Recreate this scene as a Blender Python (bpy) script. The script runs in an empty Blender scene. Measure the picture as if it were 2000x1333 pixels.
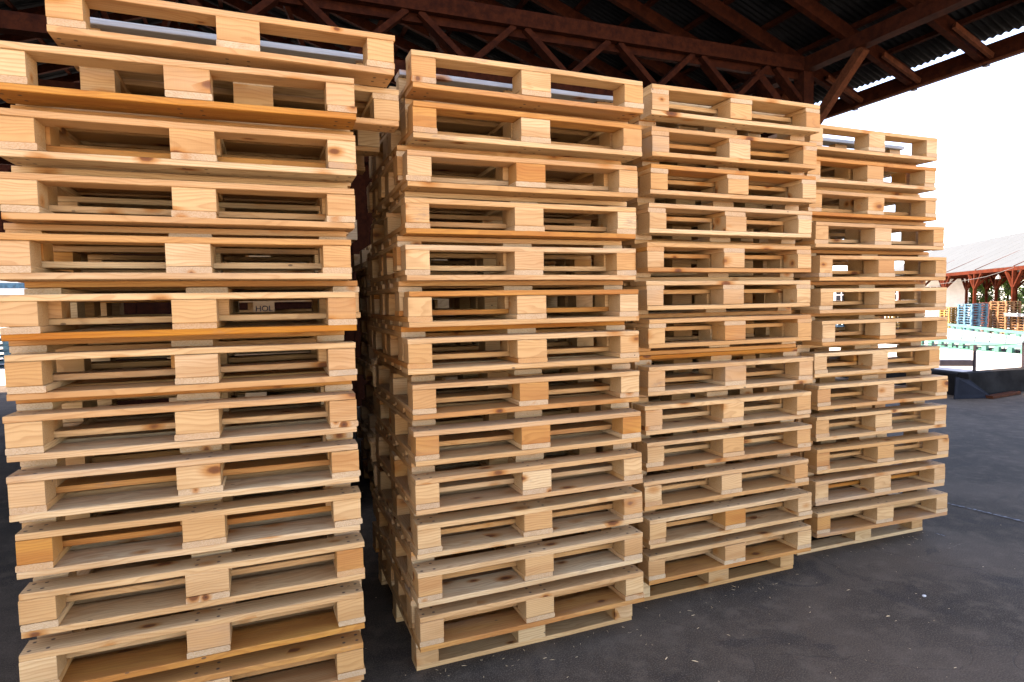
import bpy, bmesh, math, random
from mathutils import Vector, Matrix
R = random.Random(11)
sc = bpy.context.scene
C = sc.collection
rad = math.radians

# ------------------------------------------------------------------ camera
CAMZ = 1.5576
YAW, PITCH, ROLL = rad(21.151), rad(-3.650), rad(-0.932)
FPX = 1206.85                                   # focal length in pixels of a 2000 px wide frame
F = Vector((math.sin(YAW)*math.cos(PITCH), math.cos(YAW)*math.cos(PITCH), math.sin(PITCH)))
Rt0 = Vector((math.cos(YAW), -math.sin(YAW), 0)); Up0 = Rt0.cross(F)
RT = Rt0*math.cos(ROLL) + Up0*math.sin(ROLL); UP = Up0*math.cos(ROLL) - Rt0*math.sin(ROLL)
cam = bpy.data.cameras.new('camera'); cam.lens = FPX*36/2000; cam.sensor_width = 36
cam.clip_start = .05; cam.clip_end = 900
co = bpy.data.objects.new('camera', cam); C.objects.link(co)
m3 = Matrix((RT, UP, -F)).transposed()
co.matrix_world = Matrix.Translation((0, 0, CAMZ)) @ m3.to_4x4()
sc.camera = co

# ------------------------------------------------------------------ light
SUN_EL, SUN_ROT = 45, -60
w = bpy.data.worlds.new('World'); sc.world = w; w.use_nodes = True
nt = w.node_tree
sky = nt.nodes.new('ShaderNodeTexSky'); sky.sky_type = 'NISHITA'; sky.sun_disc = False
sky.sun_elevation = rad(SUN_EL); sky.sun_rotation = rad(SUN_ROT)
sky.air_density = 0.7; sky.dust_density = 0.6; sky.ozone_density = 0.7
nt.links.new(sky.outputs[0], nt.nodes['Background'].inputs[0])
nt.nodes['Background'].inputs[1].default_value = 0.145
sd = Vector((math.sin(rad(SUN_ROT))*math.cos(rad(SUN_EL)), math.cos(rad(SUN_ROT))*math.cos(rad(SUN_EL)), math.sin(rad(SUN_EL))))
sun = bpy.data.lights.new('sun', 'SUN'); sun.energy = 4.0; sun.angle = rad(0.5); sun.color = (1, .92, .80)
so = bpy.data.objects.new('sun', sun); C.objects.link(so)
so.rotation_euler = sd.to_track_quat('Z', 'Y').to_euler(); so.location = sd*60
vs = sc.view_settings
vs.view_transform = 'Standard'; vs.look = 'None'; vs.gamma = 1; vs.use_curve_mapping = False
vs.exposure = 2.97
vs.use_white_balance = True; vs.white_balance_temperature = 7600; vs.white_balance_tint = 24   # the camera was balanced for shade
sc.render.engine = 'CYCLES'
cy = sc.cycles
cy.max_bounces = 10; cy.diffuse_bounces = 2; cy.glossy_bounces = 3; cy.transmission_bounces = 4
cy.use_denoising = True
cy.sample_clamp_indirect = 8

# ------------------------------------------------------------------ helpers
def ray(x, y):
    return F + RT*((x-1000)/FPX) + UP*((666.5-y)/FPX)
def at_z(x, y, z):                                # photo pixel -> point of the place at height z
    d = ray(x, y); return Vector((0, 0, CAMZ)) + d*((z-CAMZ)/d.z)
def at_d(x, y, dist):
    return Vector((0, 0, CAMZ)) + ray(x, y)*dist

def tag(o, label=None, cat=None, group=None, kind=None):
    for k, v in (('label', label), ('category', cat), ('group', group), ('kind', kind)):
        if v: o[k] = v
    return o
def link(o, parent=None):
    C.objects.link(o)
    if parent is not None: o.parent = parent
    return o
def empty(name, loc=(0, 0, 0), rz=0):
    o = bpy.data.objects.new(name, None); o.location = loc; o.rotation_euler = (0, 0, rz)
    o.empty_display_size = .1
    return link(o)

class MB:                                         # collects shapes for ONE mesh
    def __init__(s): s.v = []; s.f = []; s.mi = []
    def add(s, vs, fs, mat=0):
        n = len(s.v); s.v += [tuple(v) for v in vs]; s.f += [tuple(i+n for i in f) for f in fs]; s.mi += [mat]*len(fs)
        return s
    def box(s, x0, y0, z0, x1, y1, z1, mat=0):
        v = [(x0,y0,z0),(x1,y0,z0),(x1,y1,z0),(x0,y1,z0),(x0,y0,z1),(x1,y0,z1),(x1,y1,z1),(x0,y1,z1)]
        return s.add(v, [(0,3,2,1),(4,5,6,7),(0,1,5,4),(1,2,6,5),(2,3,7,6),(3,0,4,7)], mat)
    def bar(s, a, b, wd, ht, mat=0, up=(0, 0, 1)):  # rectangular timber from a to b
        a = Vector(a); b = Vector(b); d = (b-a).normalized(); up = Vector(up)
        if abs(d.dot(up)) > .98: up = Vector((0, 1, 0))
        sx = d.cross(up).normalized(); uz = sx.cross(d).normalized()
        v = []
        for p in (a, b):
            for i, j in ((-1,-1),(1,-1),(1,1),(-1,1)): v.append(p + sx*(i*wd/2) + uz*(j*ht/2))
        return s.add(v, [(0,1,2,3),(7,6,5,4),(0,4,5,1),(1,5,6,2),(2,6,7,3),(3,7,4,0)], mat)
    def tube(s, pts, r, n=6, mat=0):
        pts = [Vector(p) for p in pts]; rings = []
        for i, p in enumerate(pts):
            d = (pts[min(i+1, len(pts)-1)] - pts[max(i-1, 0)]).normalized()
            a = d.orthogonal().normalized(); b = d.cross(a)
            rr = r[i] if isinstance(r, (list, tuple)) else r
            rings.append([p + (a*math.cos(2*math.pi*k/n) + b*math.sin(2*math.pi*k/n))*rr for k in range(n)])
        v = [q for rg in rings for q in rg]; f = []
        for i in range(len(rings)-1):
            for k in range(n):
                f.append((i*n+k, i*n+(k+1)%n, (i+1)*n+(k+1)%n, (i+1)*n+k))
        f.append(tuple(range(n))[::-1]); f.append(tuple((len(rings)-1)*n+k for k in range(n)))
        return s.add(v, f, mat)
    def mesh(s, name, mats):
        me = bpy.data.meshes.new(name); me.from_pydata(s.v, [], s.f)
        for m in (mats if isinstance(mats, (list, tuple)) else [mats]): me.materials.append(m)
        if any(s.mi): me.polygons.foreach_set('material_index', s.mi)
        bm = bmesh.new(); bm.from_mesh(me); bmesh.ops.recalc_face_normals(bm, faces=bm.faces); bm.to_mesh(me); bm.free()
        return me
    def build(s, name, mats, parent=None):
        return link(bpy.data.objects.new(name, s.mesh(name, mats)), parent)

# ------------------------------------------------------------------ materials
class NT:
    def __init__(s, name):
        s.m = bpy.data.materials.new(name); s.m.use_nodes = True
        s.t = s.m.node_tree; s.b = s.t.nodes['Principled BSDF']
        s.b.inputs['Specular IOR Level'].default_value = .3
    def n(s, typ, **kw):
        nd = s.t.nodes.new('ShaderNode'+typ)
        for k, v in kw.items(): setattr(nd, k, v)
        return nd
    def put(s, sock, v):
        if hasattr(v, 'links') or hasattr(v, 'is_linked'): s.t.links.new(v, sock)
        else:
            if isinstance(v, (tuple, list)) and len(v) == 3 and sock.type == 'RGBA': v = (*v, 1)
            sock.default_value = v
    def math(s, op, a, b=0.0, c=None, clamp=False):
        nd = s.n('Math', operation=op, use_clamp=clamp); s.put(nd.inputs[0], a); s.put(nd.inputs[1], b)
        if c is not None: s.put(nd.inputs[2], c)
        return nd.outputs[0]
    def vec(s, op, a, b=(0, 0, 0)):
        nd = s.n('VectorMath', operation=op); s.put(nd.inputs[0], a); s.put(nd.inputs[1], b)
        return nd.outputs['Value' if op in ('LENGTH', 'DOT_PRODUCT', 'DISTANCE') else 'Vector']
    def xyz(s, v):
        nd = s.n('SeparateXYZ'); s.put(nd.inputs[0], v); return nd.outputs
    def comb(s, x, y, z):
        nd = s.n('CombineXYZ')
        for i, q in enumerate((x, y, z)): s.put(nd.inputs[i], q)
        return nd.outputs[0]
    def mix(s, f, a, b, typ='MIX'):
        nd = s.n('Mix', data_type='RGBA', blend_type=typ); s.put(nd.inputs[0], f); s.put(nd.inputs[6], a); s.put(nd.inputs[7], b)
        return nd.outputs[2]
    def noise(s, v, sc_, det=3.0, rough=.5, dist=0.0):
        nd = s.n('TexNoise'); s.put(nd.inputs['Vector'], v); nd.inputs['Scale'].default_value = sc_
        nd.inputs['Detail'].default_value = det; nd.inputs['Roughness'].default_value = rough; nd.inputs['Distortion'].default_value = dist
        return nd.outputs['Fac']
    def vor(s, v, sc_, feat='F1', rnd=1.0):
        nd = s.n('TexVoronoi', feature=feat); s.put(nd.inputs['Vector'], v); nd.inputs['Scale'].default_value = sc_
        nd.inputs['Randomness'].default_value = rnd
        return nd.outputs
    def ramp(s, f, lo, hi):                        # smooth 0..1 between lo and hi
        nd = s.n('MapRange', interpolation_type='SMOOTHSTEP'); s.put(nd.inputs[0], f)
        nd.inputs[1].default_value = lo; nd.inputs[2].default_value = hi
        return nd.outputs[0]
    def scale(s, v, k): return s.vec('MULTIPLY', v, k)
    def bump(s, h, strength=.3, dist=.002):
        nd = s.n('Bump'); nd.inputs['Strength'].default_value = strength; nd.inputs['Distance'].default_value = dist
        s.put(nd.inputs['Height'], h); s.put(s.b.inputs['Normal'], nd.outputs[0])
    def col(s, c, rough=.7, metal=0.0):
        s.put(s.b.inputs['Base Color'], c); s.put(s.b.inputs['Roughness'], rough); s.b.inputs['Metallic'].default_value = metal
        return s.m

def pine_wood():
    s = NT('pine_wood')
    tc = s.n('TexCoord'); oi = s.n('ObjectInfo'); rnd = oi.outputs['Random']
    obj = tc.outputs['Object']
    r2 = s.math('FRACT', s.math('MULTIPLY', rnd, 91.7)); r3 = s.math('FRACT', s.math('MULTIPLY', rnd, 537.3))
    r4 = s.math('FRACT', s.math('MULTIPLY', rnd, 1733.9))
    off = s.comb(s.math('MULTIPLY', r2, 43.0), s.math('MULTIPLY', r3, 57.0), s.math('MULTIPLY', r4, 31.0))
    p = s.vec('ADD', obj, off)
    gy = s.n('Attribute', attribute_type='OBJECT', attribute_name='grey').outputs['Fac']
    # growth rings round an axis along the grain (local x): the same solid gives streaks on faces and arcs on end grain
    x, y, z = s.xyz(obj)[:3]
    warp = s.math('MULTIPLY', s.math('SUBTRACT', s.noise(s.scale(p, (1.6, 5, 5)), 2.2, 2.0), .5), .06)
    yy = s.math('ADD', y, s.math('MULTIPLY', s.math('SUBTRACT', r2, .5), .26))
    zz = s.math('ADD', z, s.math('ADD', s.math('MULTIPLY', r3, .10), .015))
    rr = s.math('ADD', s.math('SQRT', s.math('ADD', s.math('MULTIPLY', yy, yy), s.math('MULTIPLY', zz, zz))), warp)
    ring = s.math('FRACT', s.math('MULTIPLY', rr, 112.0))
    late = s.math('MULTIPLY', s.ramp(ring, .35, .9), s.math('SUBTRACT', 1.0, s.ramp(ring, .9, 1.0)))
    fibre = s.noise(s.scale(p, (3, 90, 90)), 3.0, 3.0, .6)
    broad = s.noise(s.scale(p, (1.3, 10, 10)), 1.6, 3.0)
    nx = s.math('ABSOLUTE', s.xyz(tc.outputs['Normal'])[0])
    end = s.ramp(nx, .6, .8)
    at = s.n('Attribute', attribute_type='OBJECT', attribute_name='tone'); tone = at.outputs['Fac']
    base = s.mix(rnd, (.60, .380, .172), (.485, .248, .082))
    base = s.mix(s.math('MULTIPLY', s.ramp(r3, .55, 1.0), .55), base, (.64, .475, .26))
    base = s.mix(s.math('MULTIPLY', s.ramp(r4, .5, 1.0), .45), base, (.46, .235, .105))
    base = s.mix(s.math('MULTIPLY', s.ramp(broad, .4, .72), .55), base, (.36, .175, .056))
    org = s.mix(s.ramp(broad, .3, .65), (.44, .165, .012), (.35, .100, .005))
    base = s.mix(tone, base, org)
    base = s.mix(s.math('MULTIPLY', late, .36), base, s.mix(tone, (.30, .125, .035), (.22, .06, .004)))
    base = s.mix(s.math('MULTIPLY', s.ramp(fibre, .45, .75), .22), base, (.30, .15, .055))
    base = s.mix(gy, base, s.mix(s.ramp(fibre, .3, .7), (.36, .35, .325), (.28, .265, .235)))
    # sawn end grain: paler, greyer, scratched by the blade
    saw = s.noise(s.scale(p, (1, 60, 160)), 2.5, 2.0, .7, .6)
    endc = s.mix(s.ramp(saw, .35, .7), (.47, .35, .22), (.32, .205, .105))
    sawn = s.n('Attribute', attribute_type='OBJECT', attribute_name='sawn').outputs['Fac']
    endc = s.mix(sawn, s.mix(s.ramp(saw, .35, .7), (.42, .245, .10), (.26, .13, .045)), endc)
    endc = s.mix(s.math('MULTIPLY', tone, .8), endc, (.50, .22, .05))
    base = s.mix(s.math('MULTIPLY', end, .65), base, endc)
    # knots
    kv = s.scale(p, (7.0, 13.0, 13.0))
    v = s.vor(kv, 1.0)
    d = v['Distance']; rc = s.xyz(v['Color'])
    has = s.math('LESS_THAN', rc[0], .30)
    size = s.math('ADD', .10, s.math('MULTIPLY', rc[1], .18))
    dn = s.math('DIVIDE', s.math('ADD', d, s.math('MULTIPLY', s.math('SUBTRACT', s.noise(p, 60.0, 2.0), .5), .07)), size)
    halo = s.math('MULTIPLY', has, s.math('SUBTRACT', 1.0, s.ramp(dn, .75, 2.0)))
    core = s.math('MULTIPLY', has, s.math('SUBTRACT', 1.0, s.ramp(dn, .55, 1.0)))
    pith = s.math('MULTIPLY', has, s.math('SUBTRACT', 1.0, s.ramp(dn, .12, .5)))
    base = s.mix(s.math('MULTIPLY', halo, .8), base, (.36, .125, .018))
    base = s.mix(s.math('MULTIPLY', core, .85), base, (.12, .032, .008))
    base = s.mix(s.math('MULTIPLY', pith, s.math('MULTIPLY', .8, rc[2])), base, (.05, .02, .01))
    # nail heads, small bark flecks, grime
    v2 = s.vor(s.scale(p, (9, 18, 18)), 1.0)
    nail = s.math('MULTIPLY', s.math('LESS_THAN', s.xyz(v2['Color'])[1], .10), s.math('LESS_THAN', v2['Distance'], .075))
    base = s.mix(s.math('MULTIPLY', nail, .75), base, (.06, .035, .02))
    nl = s.n('Attribute', attribute_type='OBJECT', attribute_name='nails').outputs['Fac']
    ax = s.math('ABSOLUTE', x); ay = s.math('ABSOLUTE', y)
    ddx = s.math('MINIMUM', s.math('ABSOLUTE', s.math('SUBTRACT', ax, s.math('ADD', .458, s.math('MULTIPLY', r2, .02)))), s.math('MINIMUM', s.math('ABSOLUTE', s.math('SUBTRACT', ax, .512)), s.math('ABSOLUTE', s.math('SUBTRACT', ax, .034))))
    ddy = s.math('ABSOLUTE', s.math('SUBTRACT', ay, s.math('ADD', .02, s.math('MULTIPLY', r3, .012))))
    nd_ = s.math('SQRT', s.math('ADD', s.math('MULTIPLY', ddx, ddx), s.math('MULTIPLY', ddy, ddy)))
    top = s.ramp(s.math('ABSOLUTE', s.xyz(tc.outputs['Normal'])[2]), .7, .9)
    hd = s.math('MULTIPLY', s.math('MULTIPLY', nl, top), s.math('SUBTRACT', 1.0, s.ramp(nd_, .0045, .0075)))
    base = s.mix(s.math('MULTIPLY', hd, .85), base, (.045, .028, .02))
    wthr = s.math('MULTIPLY', s.ramp(s.noise(s.scale(p, (.9, 4, 4)), 1.3, 4.0, .6), .5, .75), s.ramp(r4, .55, .95))
    base = s.mix(s.math('MULTIPLY', wthr, .5), base, (.30, .225, .15))
    g = s.noise(s.scale(p, (2.0, 6, 6)), 2.1, 5.0, .7)
    base = s.mix(s.math('MULTIPLY', s.ramp(g, .62, .76), .55), base, (.17, .12, .085))
    # rough saw marks across the board
    mark = s.noise(s.scale(p, (240, 6, 6)), 1.0, 1.0)
    h = s.math('ADD', s.math('MULTIPLY', mark, .5), s.math('ADD', fibre, s.math('MULTIPLY', late, .4)))
    s.bump(h, .35, .0015)
    s.b.inputs['Specular IOR Level'].default_value = .22
    return s.col(base, s.math('ADD', .62, s.math('MULTIPLY', fibre, .25)))

def plain(name, c, rough=.7, var=.25, sc_=6.0, metal=0.0, vscale=(1, 1, 1), coord='Object', bump=0.0, spec=.3):
    s = NT(name); s.b.inputs['Specular IOR Level'].default_value = spec; tc = s.n('TexCoord'); oi = s.n('ObjectInfo')
    v = s.vec('ADD', s.scale(tc.outputs[coord], vscale), s.comb(s.math('MULTIPLY', oi.outputs['Random'], 37.0), 0, 0))
    n = s.noise(v, sc_, 5.0, .65)
    dk = tuple(q*(1-var) for q in c); lt = tuple(min(1, q*(1+var)) for q in c)
    if bump: s.bump(n, bump, .01)
    return s.col(s.mix(s.ramp(n, .3, .7), dk, lt), rough, metal)

M_PINE = pine_wood()
def stained_timber():
    s = NT('stained_timber'); tc = s.n('TexCoord'); oi = s.n('ObjectInfo')
    v = s.vec('ADD', tc.outputs['Object'], s.comb(s.math('MULTIPLY', oi.outputs['Random'], 37.0), 0, 0))
    st = s.noise(s.scale(v, (6, 6, 6)), 2.0, 5.0, .7); fb = s.noise(s.scale(v, (25, 25, 25)), 2.0, 3.0, .6)
    c = s.mix(s.ramp(st, .3, .7), (.015, .0035, .0016), (.036, .0085, .003))
    c = s.mix(s.math('MULTIPLY', s.ramp(fb, .5, .75), .4), c, (0.0074, 0.0025, 0.0019))
    s.bump(fb, .3, .004)
    s.b.inputs['Specular IOR Level'].default_value = .05
    return s.col(c, .85)
M_STAIN = stained_timber()
def raw_timber():
    return plain('aged_timber', (.062, .019, .0075), .8, .35, 5.0, vscale=(3, 3, 3), spec=.06)
M_AGED = raw_timber()
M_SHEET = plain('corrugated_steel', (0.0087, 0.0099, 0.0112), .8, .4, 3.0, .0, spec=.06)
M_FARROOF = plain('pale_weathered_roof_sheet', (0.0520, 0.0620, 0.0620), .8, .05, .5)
M_WHITE = plain('whitewash', (.75, .74, .70), .85, .08, 2.0)
M_GREEN = plain('mint_paint', (0.0450, 0.1550, 0.1120), .5, .15, 4.0)
M_PALEDECK = plain('worn_galvanised_deck', (.18, .24, .215), .6, .12, 6.0, .0)
M_BLACK = plain('black_steel', (.03, .022, .025), .5, .3, 8.0, .4)
M_TARP = plain('dark_rubber', (.012, .0130, .016), .8, .25, 3.0, spec=.08)
M_BLUE = plain('blue_painted_wood', (0.0400, 0.1050, 0.1500), .7, .4, 5.0)
M_FARWOOD = plain('weathered_pallet_wood', (0.1550, 0.0780, 0.0320), .8, .35, 5.0)
M_YELWOOD = plain('yellow_pine', (0.2200, 0.1370, 0.0370), .8, .25, 5.0)
M_REDWOOD = plain('red_stained_pallet_wood', (0.0450, 0.0110, 0.0070), .8, .3, 5.0)
M_FARSTAIN = plain('red_stained_post', (.050, .0105, .004), .85, .3, 3.0, spec=.04)
M_LEAF = plain('tree_leaf', (0.1100, 0.1850, 0.0280), .6, .5, 1.3)
M_BARK = plain('tree_bark', (.09, .065, .045), .9, .3, 6.0)
M_PAINTW = plain('white_paint', (.72, .72, .70), .6, .1, 5.0)
M_GREY = plain('grey_sheet_metal', (.42, .45, .47), .45, .15, 4.0, .5)
M_INK = plain('dark_ink', (.03, .02, .018), .8, .1, 9.0)
M_LAMP = plain('lamp_enamel', (0.2000, 0.1900, 0.1600), .4, .1, 9.0)
M_STONE = plain('pale_pebble', (.55, .53, .48), .8, .2, 9.0)
M_CHIP = plain('pine_chip', (.60, .42, .22), .8, .3, 9.0)

def asphalt():
    s = NT('worn_asphalt'); tc = s.n('TexCoord'); v = tc.outputs['Object']
    a = s.noise(v, .9, 6.0, .6, .4); b = s.noise(v, 7.0, 6.0, .7); f = s.noise(v, 160.0, 3.0, .7)
    c = s.mix(s.ramp(a, .38, .62), (0.0407, 0.0304, 0.0195), (0.0747, 0.0534, 0.0334))
    c = s.mix(s.math('MULTIPLY', s.ramp(b, .45, .70), .75), c, (0.1110, 0.0823, 0.0535))
    c = s.mix(s.math('MULTIPLY', s.ramp(s.noise(v, 2.6, 3.0, .5, 1.2), .58, .7), .6), c, (0.0249, 0.0207, 0.0161))
    c = s.mix(s.math('MULTIPLY', s.ramp(f, .48, .66), .6), c, (0.1699, 0.1292, 0.0835))
    c = s.mix(s.math('MULTIPLY', s.ramp(f, .42, .30), .5), c, (0.0138, 0.0112, 0.0087))
    # hairline cracks and scuffs
    wv = s.vec('ADD', v, s.scale(s.comb(s.noise(v, 1.7, 4.0), s.noise(s.vec('ADD', v, (9, 3, 0)), 1.7, 4.0), 0), (.9, .9, 0)))
    e = s.vor(wv, .75, 'DISTANCE_TO_EDGE')['Distance']
    crack = s.math('MULTIPLY', s.math('SUBTRACT', 1.0, s.ramp(e, .002, .007)), s.ramp(a, .38, .55))
    c = s.mix(s.math('MULTIPLY', crack, .2), c, (0.0114, 0.0094, 0.0073))
    sv = s.scale(v, (3, 30, 1)); sv2 = s.vec('ADD', sv, s.scale(s.comb(b, b, 0), (3, 3, 0)))
    c = s.mix(s.math('MULTIPLY', s.ramp(s.noise(sv2, 1.4, 2.0), .70, .80), .28), c, (0.2909, 0.2342, 0.1582))
    fl = s.vor(v, 11.0); fleck = s.math('MULTIPLY', s.math('LESS_THAN', s.xyz(fl['Color'])[0], .12), s.math('LESS_THAN', fl['Distance'], .055))
    c = s.mix(s.math('MULTIPLY', fleck, .8), c, (0.6430, 0.4683, 0.2621))
    dent = s.math('SUBTRACT', s.math('ADD', s.math('MULTIPLY', b, .8), s.math('MULTIPLY', f, .45)), s.math('MULTIPLY', crack, .6))
    s.bump(dent, .32, .005)
    s.b.inputs['Specular IOR Level'].default_value = .12
    return s.col(c, s.math('SUBTRACT', .92, s.math('MULTIPLY', a, .2)))
M_ASPH = asphalt()
def yard_mat():
    s = NT('pale_dusty_concrete'); tc = s.n('TexCoord'); v = tc.outputs['Object']
    a = s.noise(v, .35, 6.0, .65); b = s.noise(v, 3.0, 5.0, .7)
    c = s.mix(s.ramp(a, .3, .7), (.38, .35, .30), (.47, .43, .37))
    c = s.mix(s.math('MULTIPLY', s.ramp(b, .6, .75), .5), c, (.30, .265, .215))
    s.bump(b, .3, .02)
    return s.col(c, .9)
M_YARD = yard_mat()
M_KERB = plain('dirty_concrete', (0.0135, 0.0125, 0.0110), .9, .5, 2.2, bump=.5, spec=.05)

# ------------------------------------------------------------------ ground
KX, KY, KZ = 9.77, 6.16, .35                      # corner of the raised yard
def yard_z(x, y):
    s = (x-KX)*.85 + (y-KY)*.53
    return KZ - min(max(s-4.5, 0)*.0385, 1.25)
xs = [-260, -120, -60, -30, -16, -8, 0, KX]; xr = [KX, 12, 14, 16, 18, 20, 23, 26, 30, 34, 38, 44, 52, 60, 75, 110, 180, 320]
ys = [-260, -120, -60, -30, -14, -5, 0, KY]; yr = [KY, 8, 10, 12, 14, 16, 18, 20, 23, 26, 30, 35, 42, 50, 65, 100, 180, 320]
def grid(mb, X, Y, zf):
    n = len(mb.v)
    vs_ = [(x, y, zf(x, y)) for y in Y for x in X]; nx = len(X)
    mb.add(vs_, [(j*nx+i, j*nx+i+1, (j+1)*nx+i+1, (j+1)*nx+i) for j in range(len(Y)-1) for i in range(nx-1)])
mb = MB()
low = lambda x, y: -.006
grid(mb, xs, ys, low); grid(mb, xr, ys, low); grid(mb, xs, yr, low)
tag(mb.build('yard_ground', M_YARD), kind='structure')
mb = MB(); grid(mb, [x+.16 if i == 0 else x for i, x in enumerate(xr)], [y+.16 if i == 0 else y for i, y in enumerate(yr)], yard_z)
tag(mb.build('raised_yard_ground', M_YARD), kind='structure')
mb = MB()
mb.add([(-24, -.4, 0), (60, -.4, 0), (60, KY-.002, 0), (KX-.002, KY-.002, 0), (KX-.002, 16.5, 0), (-24, 14.6, 0)], [(0, 1, 2, 3, 4, 5)])
tag(mb.build('asphalt_floor', M_ASPH), kind='structure')

# ------------------------------------------------------------------ pallets
LEN, DEP, PH, STEP = 1.066, .97, .144, .188
BX = [(0, .1), (.466, .137), (.966, .1)]          # block rows along the front
BY = [(0, .1), (.435, .1), (.87, .1)]
TH = .0215
def board_mesh(name, L, W, T, seed, seg=6):       # local x runs along the grain; chamfered, slightly bowed and uneven
    r = random.Random(seed); c = .0022; mbx = MB(); vs_ = []
    bow = r.uniform(-.0022, .0022); tw = r.uniform(-.0015, .0015)
    for i in range(seg+1):
        t = i/seg; x = (t-.5)*L
        if i == 0: x += r.uniform(0, .003)
        if i == seg: x -= r.uniform(0, .003)
        dy = r.uniform(-.0012, .0012); dz = bow*(4*t*(1-t)) ; h = T/2; wd = W/2 + r.uniform(-.001, .001)
        cc = c + r.uniform(-.0008, .0012)
        if L > .5 and r.random() < .35: cc += r.uniform(0, .006)
        for (a, b) in ((-wd+cc, -h), (wd-c, -h), (wd, -h+c), (wd, h-c), (wd-cc, h), (-wd+c, h), (-wd, h-cc), (-wd, -h+c)):
            vs_.append((x, a+dy, b+dz+tw*(a/W)))
    f = []
    for i in range(seg):
        for k in range(8):
            f.append((i*8+k, i*8+(k+1)%8, (i+1)*8+(k+1)%8, (i+1)*8+k))
    f.append(tuple(range(8))[::-1]); f.append(tuple(seg*8+k for k in range(8)))
    mbx.add(vs_, f); return mbx.mesh(name, M_PINE)
LONG = {wd: [board_mesh('board', LEN, wd, TH, 100*i+int(wd*1000)) for i in range(5)] for wd in (.145, .1)}
STR = {wd: [board_mesh('stringer_board', DEP, wd, TH, 50*i+int(wd*1000)) for i in range(4)] for wd in (.1, .137)}
BLK = {wd: [board_mesh('block', wd, .1, .0775, 70*i+int(wd*1000), 1) for i in range(5)] for wd in (.1, .137)}
EXB = board_mesh('block', .1, .05, .0775, 5, 1)
DECK = [(.0725, .145), (.279, .145), (.485, .145), (.691, .145), (.8975, .145)]

def pallet(name, x0, y0, z0, rz, inverted, tones, extra=False):
    """x0, y0: front left corner; the root stands at the middle of the footprint."""
    ca, sa = math.cos(rz), math.sin(rz)
    cx, cy = LEN/2, DEP/2
    root = empty(name, (x0 + cx*ca - cy*sa, y0 + cx*sa + cy*ca, z0), rz)
    def put(nm, me, x, y, z, turn=False, key=None):
        o = bpy.data.objects.new(nm, me)
        if inverted: z = PH - z
        o.location = (x - cx + R.gauss(0, .0012), y - cy + R.gauss(0, .0012), z)
        flip = math.pi if R.random() < .5 else 0
        o.rotation_euler = (0, 0, (math.pi/2 if turn else 0) + flip + R.gauss(0, .0025))
        s = 1 + R.uniform(-.004, .004)
        o.scale = (s, 1 + R.uniform(-.012, .012), 1)
        t = tones.get(key)
        if t is None:
            q = R.random(); t = R.uniform(.0, .12) if q < .74 else (R.uniform(.12, .35) if q < .92 else R.uniform(.4, .85))
        o['tone'] = float(t)
        if nm.endswith('_board') and not turn: o['nails'] = 1.0
        if turn: o['sawn'] = 1.0
        o.parent = root; C.objects.link(o)
        return o
    for i, (y, _) in enumerate(BY): put('bottom_board', R.choice(LONG[.1]), LEN/2, y+.05, .011, key='skid%d' % i)
    for j, (x, wd) in enumerate(BX):
        for i, (y, _) in enumerate(BY): put('block', R.choice(BLK[wd]), x+wd/2, y+.05, .061, key='blk%d' % j if i == 0 else 'x')
        put('stringer_board', R.choice(STR[wd]), x+wd/2, DEP/2, .111, True, key='str%d' % j)
    for i, (y, wd) in enumerate(DECK): put('deck_board', R.choice(LONG[wd]), LEN/2, y, .133, key='deck%d' % i)
    if extra:                                      # added pale grey board on added blocks between the front and middle rows
        put('bottom_board', R.choice(LONG[.1]), LEN/2, .27, .011 if inverted else .133, key='x')['grey'] = 1.0
        for j, (x, wd) in enumerate(BX): put('block', EXB, x+wd/2, .275, .061, key='x')
    return root

# front left corners and turn (degrees) of the pallets of each stack, top to bottom
STACKS = [
    [(-0.606,2.306,1.64), (-0.761,2.302,-0.76), (-0.759,2.334,-0.15), (-0.766,2.351,0.01), (-0.789,2.327,-0.12), (-0.778,2.320,0.00), (-0.782,2.353,-0.14), (-0.786,2.329,-0.34), (-0.786,2.325,-0.17), (-0.782,2.334,0.19), (-0.778,2.320,0.44), (-0.782,2.302,1.08), (-0.791,2.302,-0.09)],
    [(0.542,2.437,0.90), (0.545,2.457,0.72), (0.522,2.477,-0.37), (0.511,2.473,-0.27), (0.501,2.455,-0.08), (0.503,2.437,-0.00), (0.498,2.433,-0.33), (0.514,2.455,-0.31), (0.516,2.439,0.03), (0.504,2.401,0.46), (0.511,2.413,0.55), (0.504,2.388,1.16), (0.508,2.392,0.77)],
    [(1.732,2.571,-0.22), (1.755,2.604,0.17), (1.725,2.575,0.21), (1.719,2.577,1.17), (1.709,2.578,0.75), (1.712,2.587,0.49), (1.713,2.576,0.53), (1.692,2.548,0.17), (1.669,2.537,0.28), (1.691,2.558,-0.07), (1.662,2.536,0.38), (1.682,2.524,0.81), (1.683,2.533,0.36)],
    [(2.885,2.718,0.15), (2.871,2.714,0.14), (2.873,2.706,0.10), (2.873,2.656,-0.18), (2.908,2.659,0.02), (2.926,2.665,0.06), (2.947,2.668,-0.00), (2.935,2.710,-0.30), (2.933,2.679,-1.71), (2.943,2.695,-1.97), (2.930,2.674,-2.32), (2.921,2.674,-1.74), (2.928,2.663,-2.12)],
]
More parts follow.
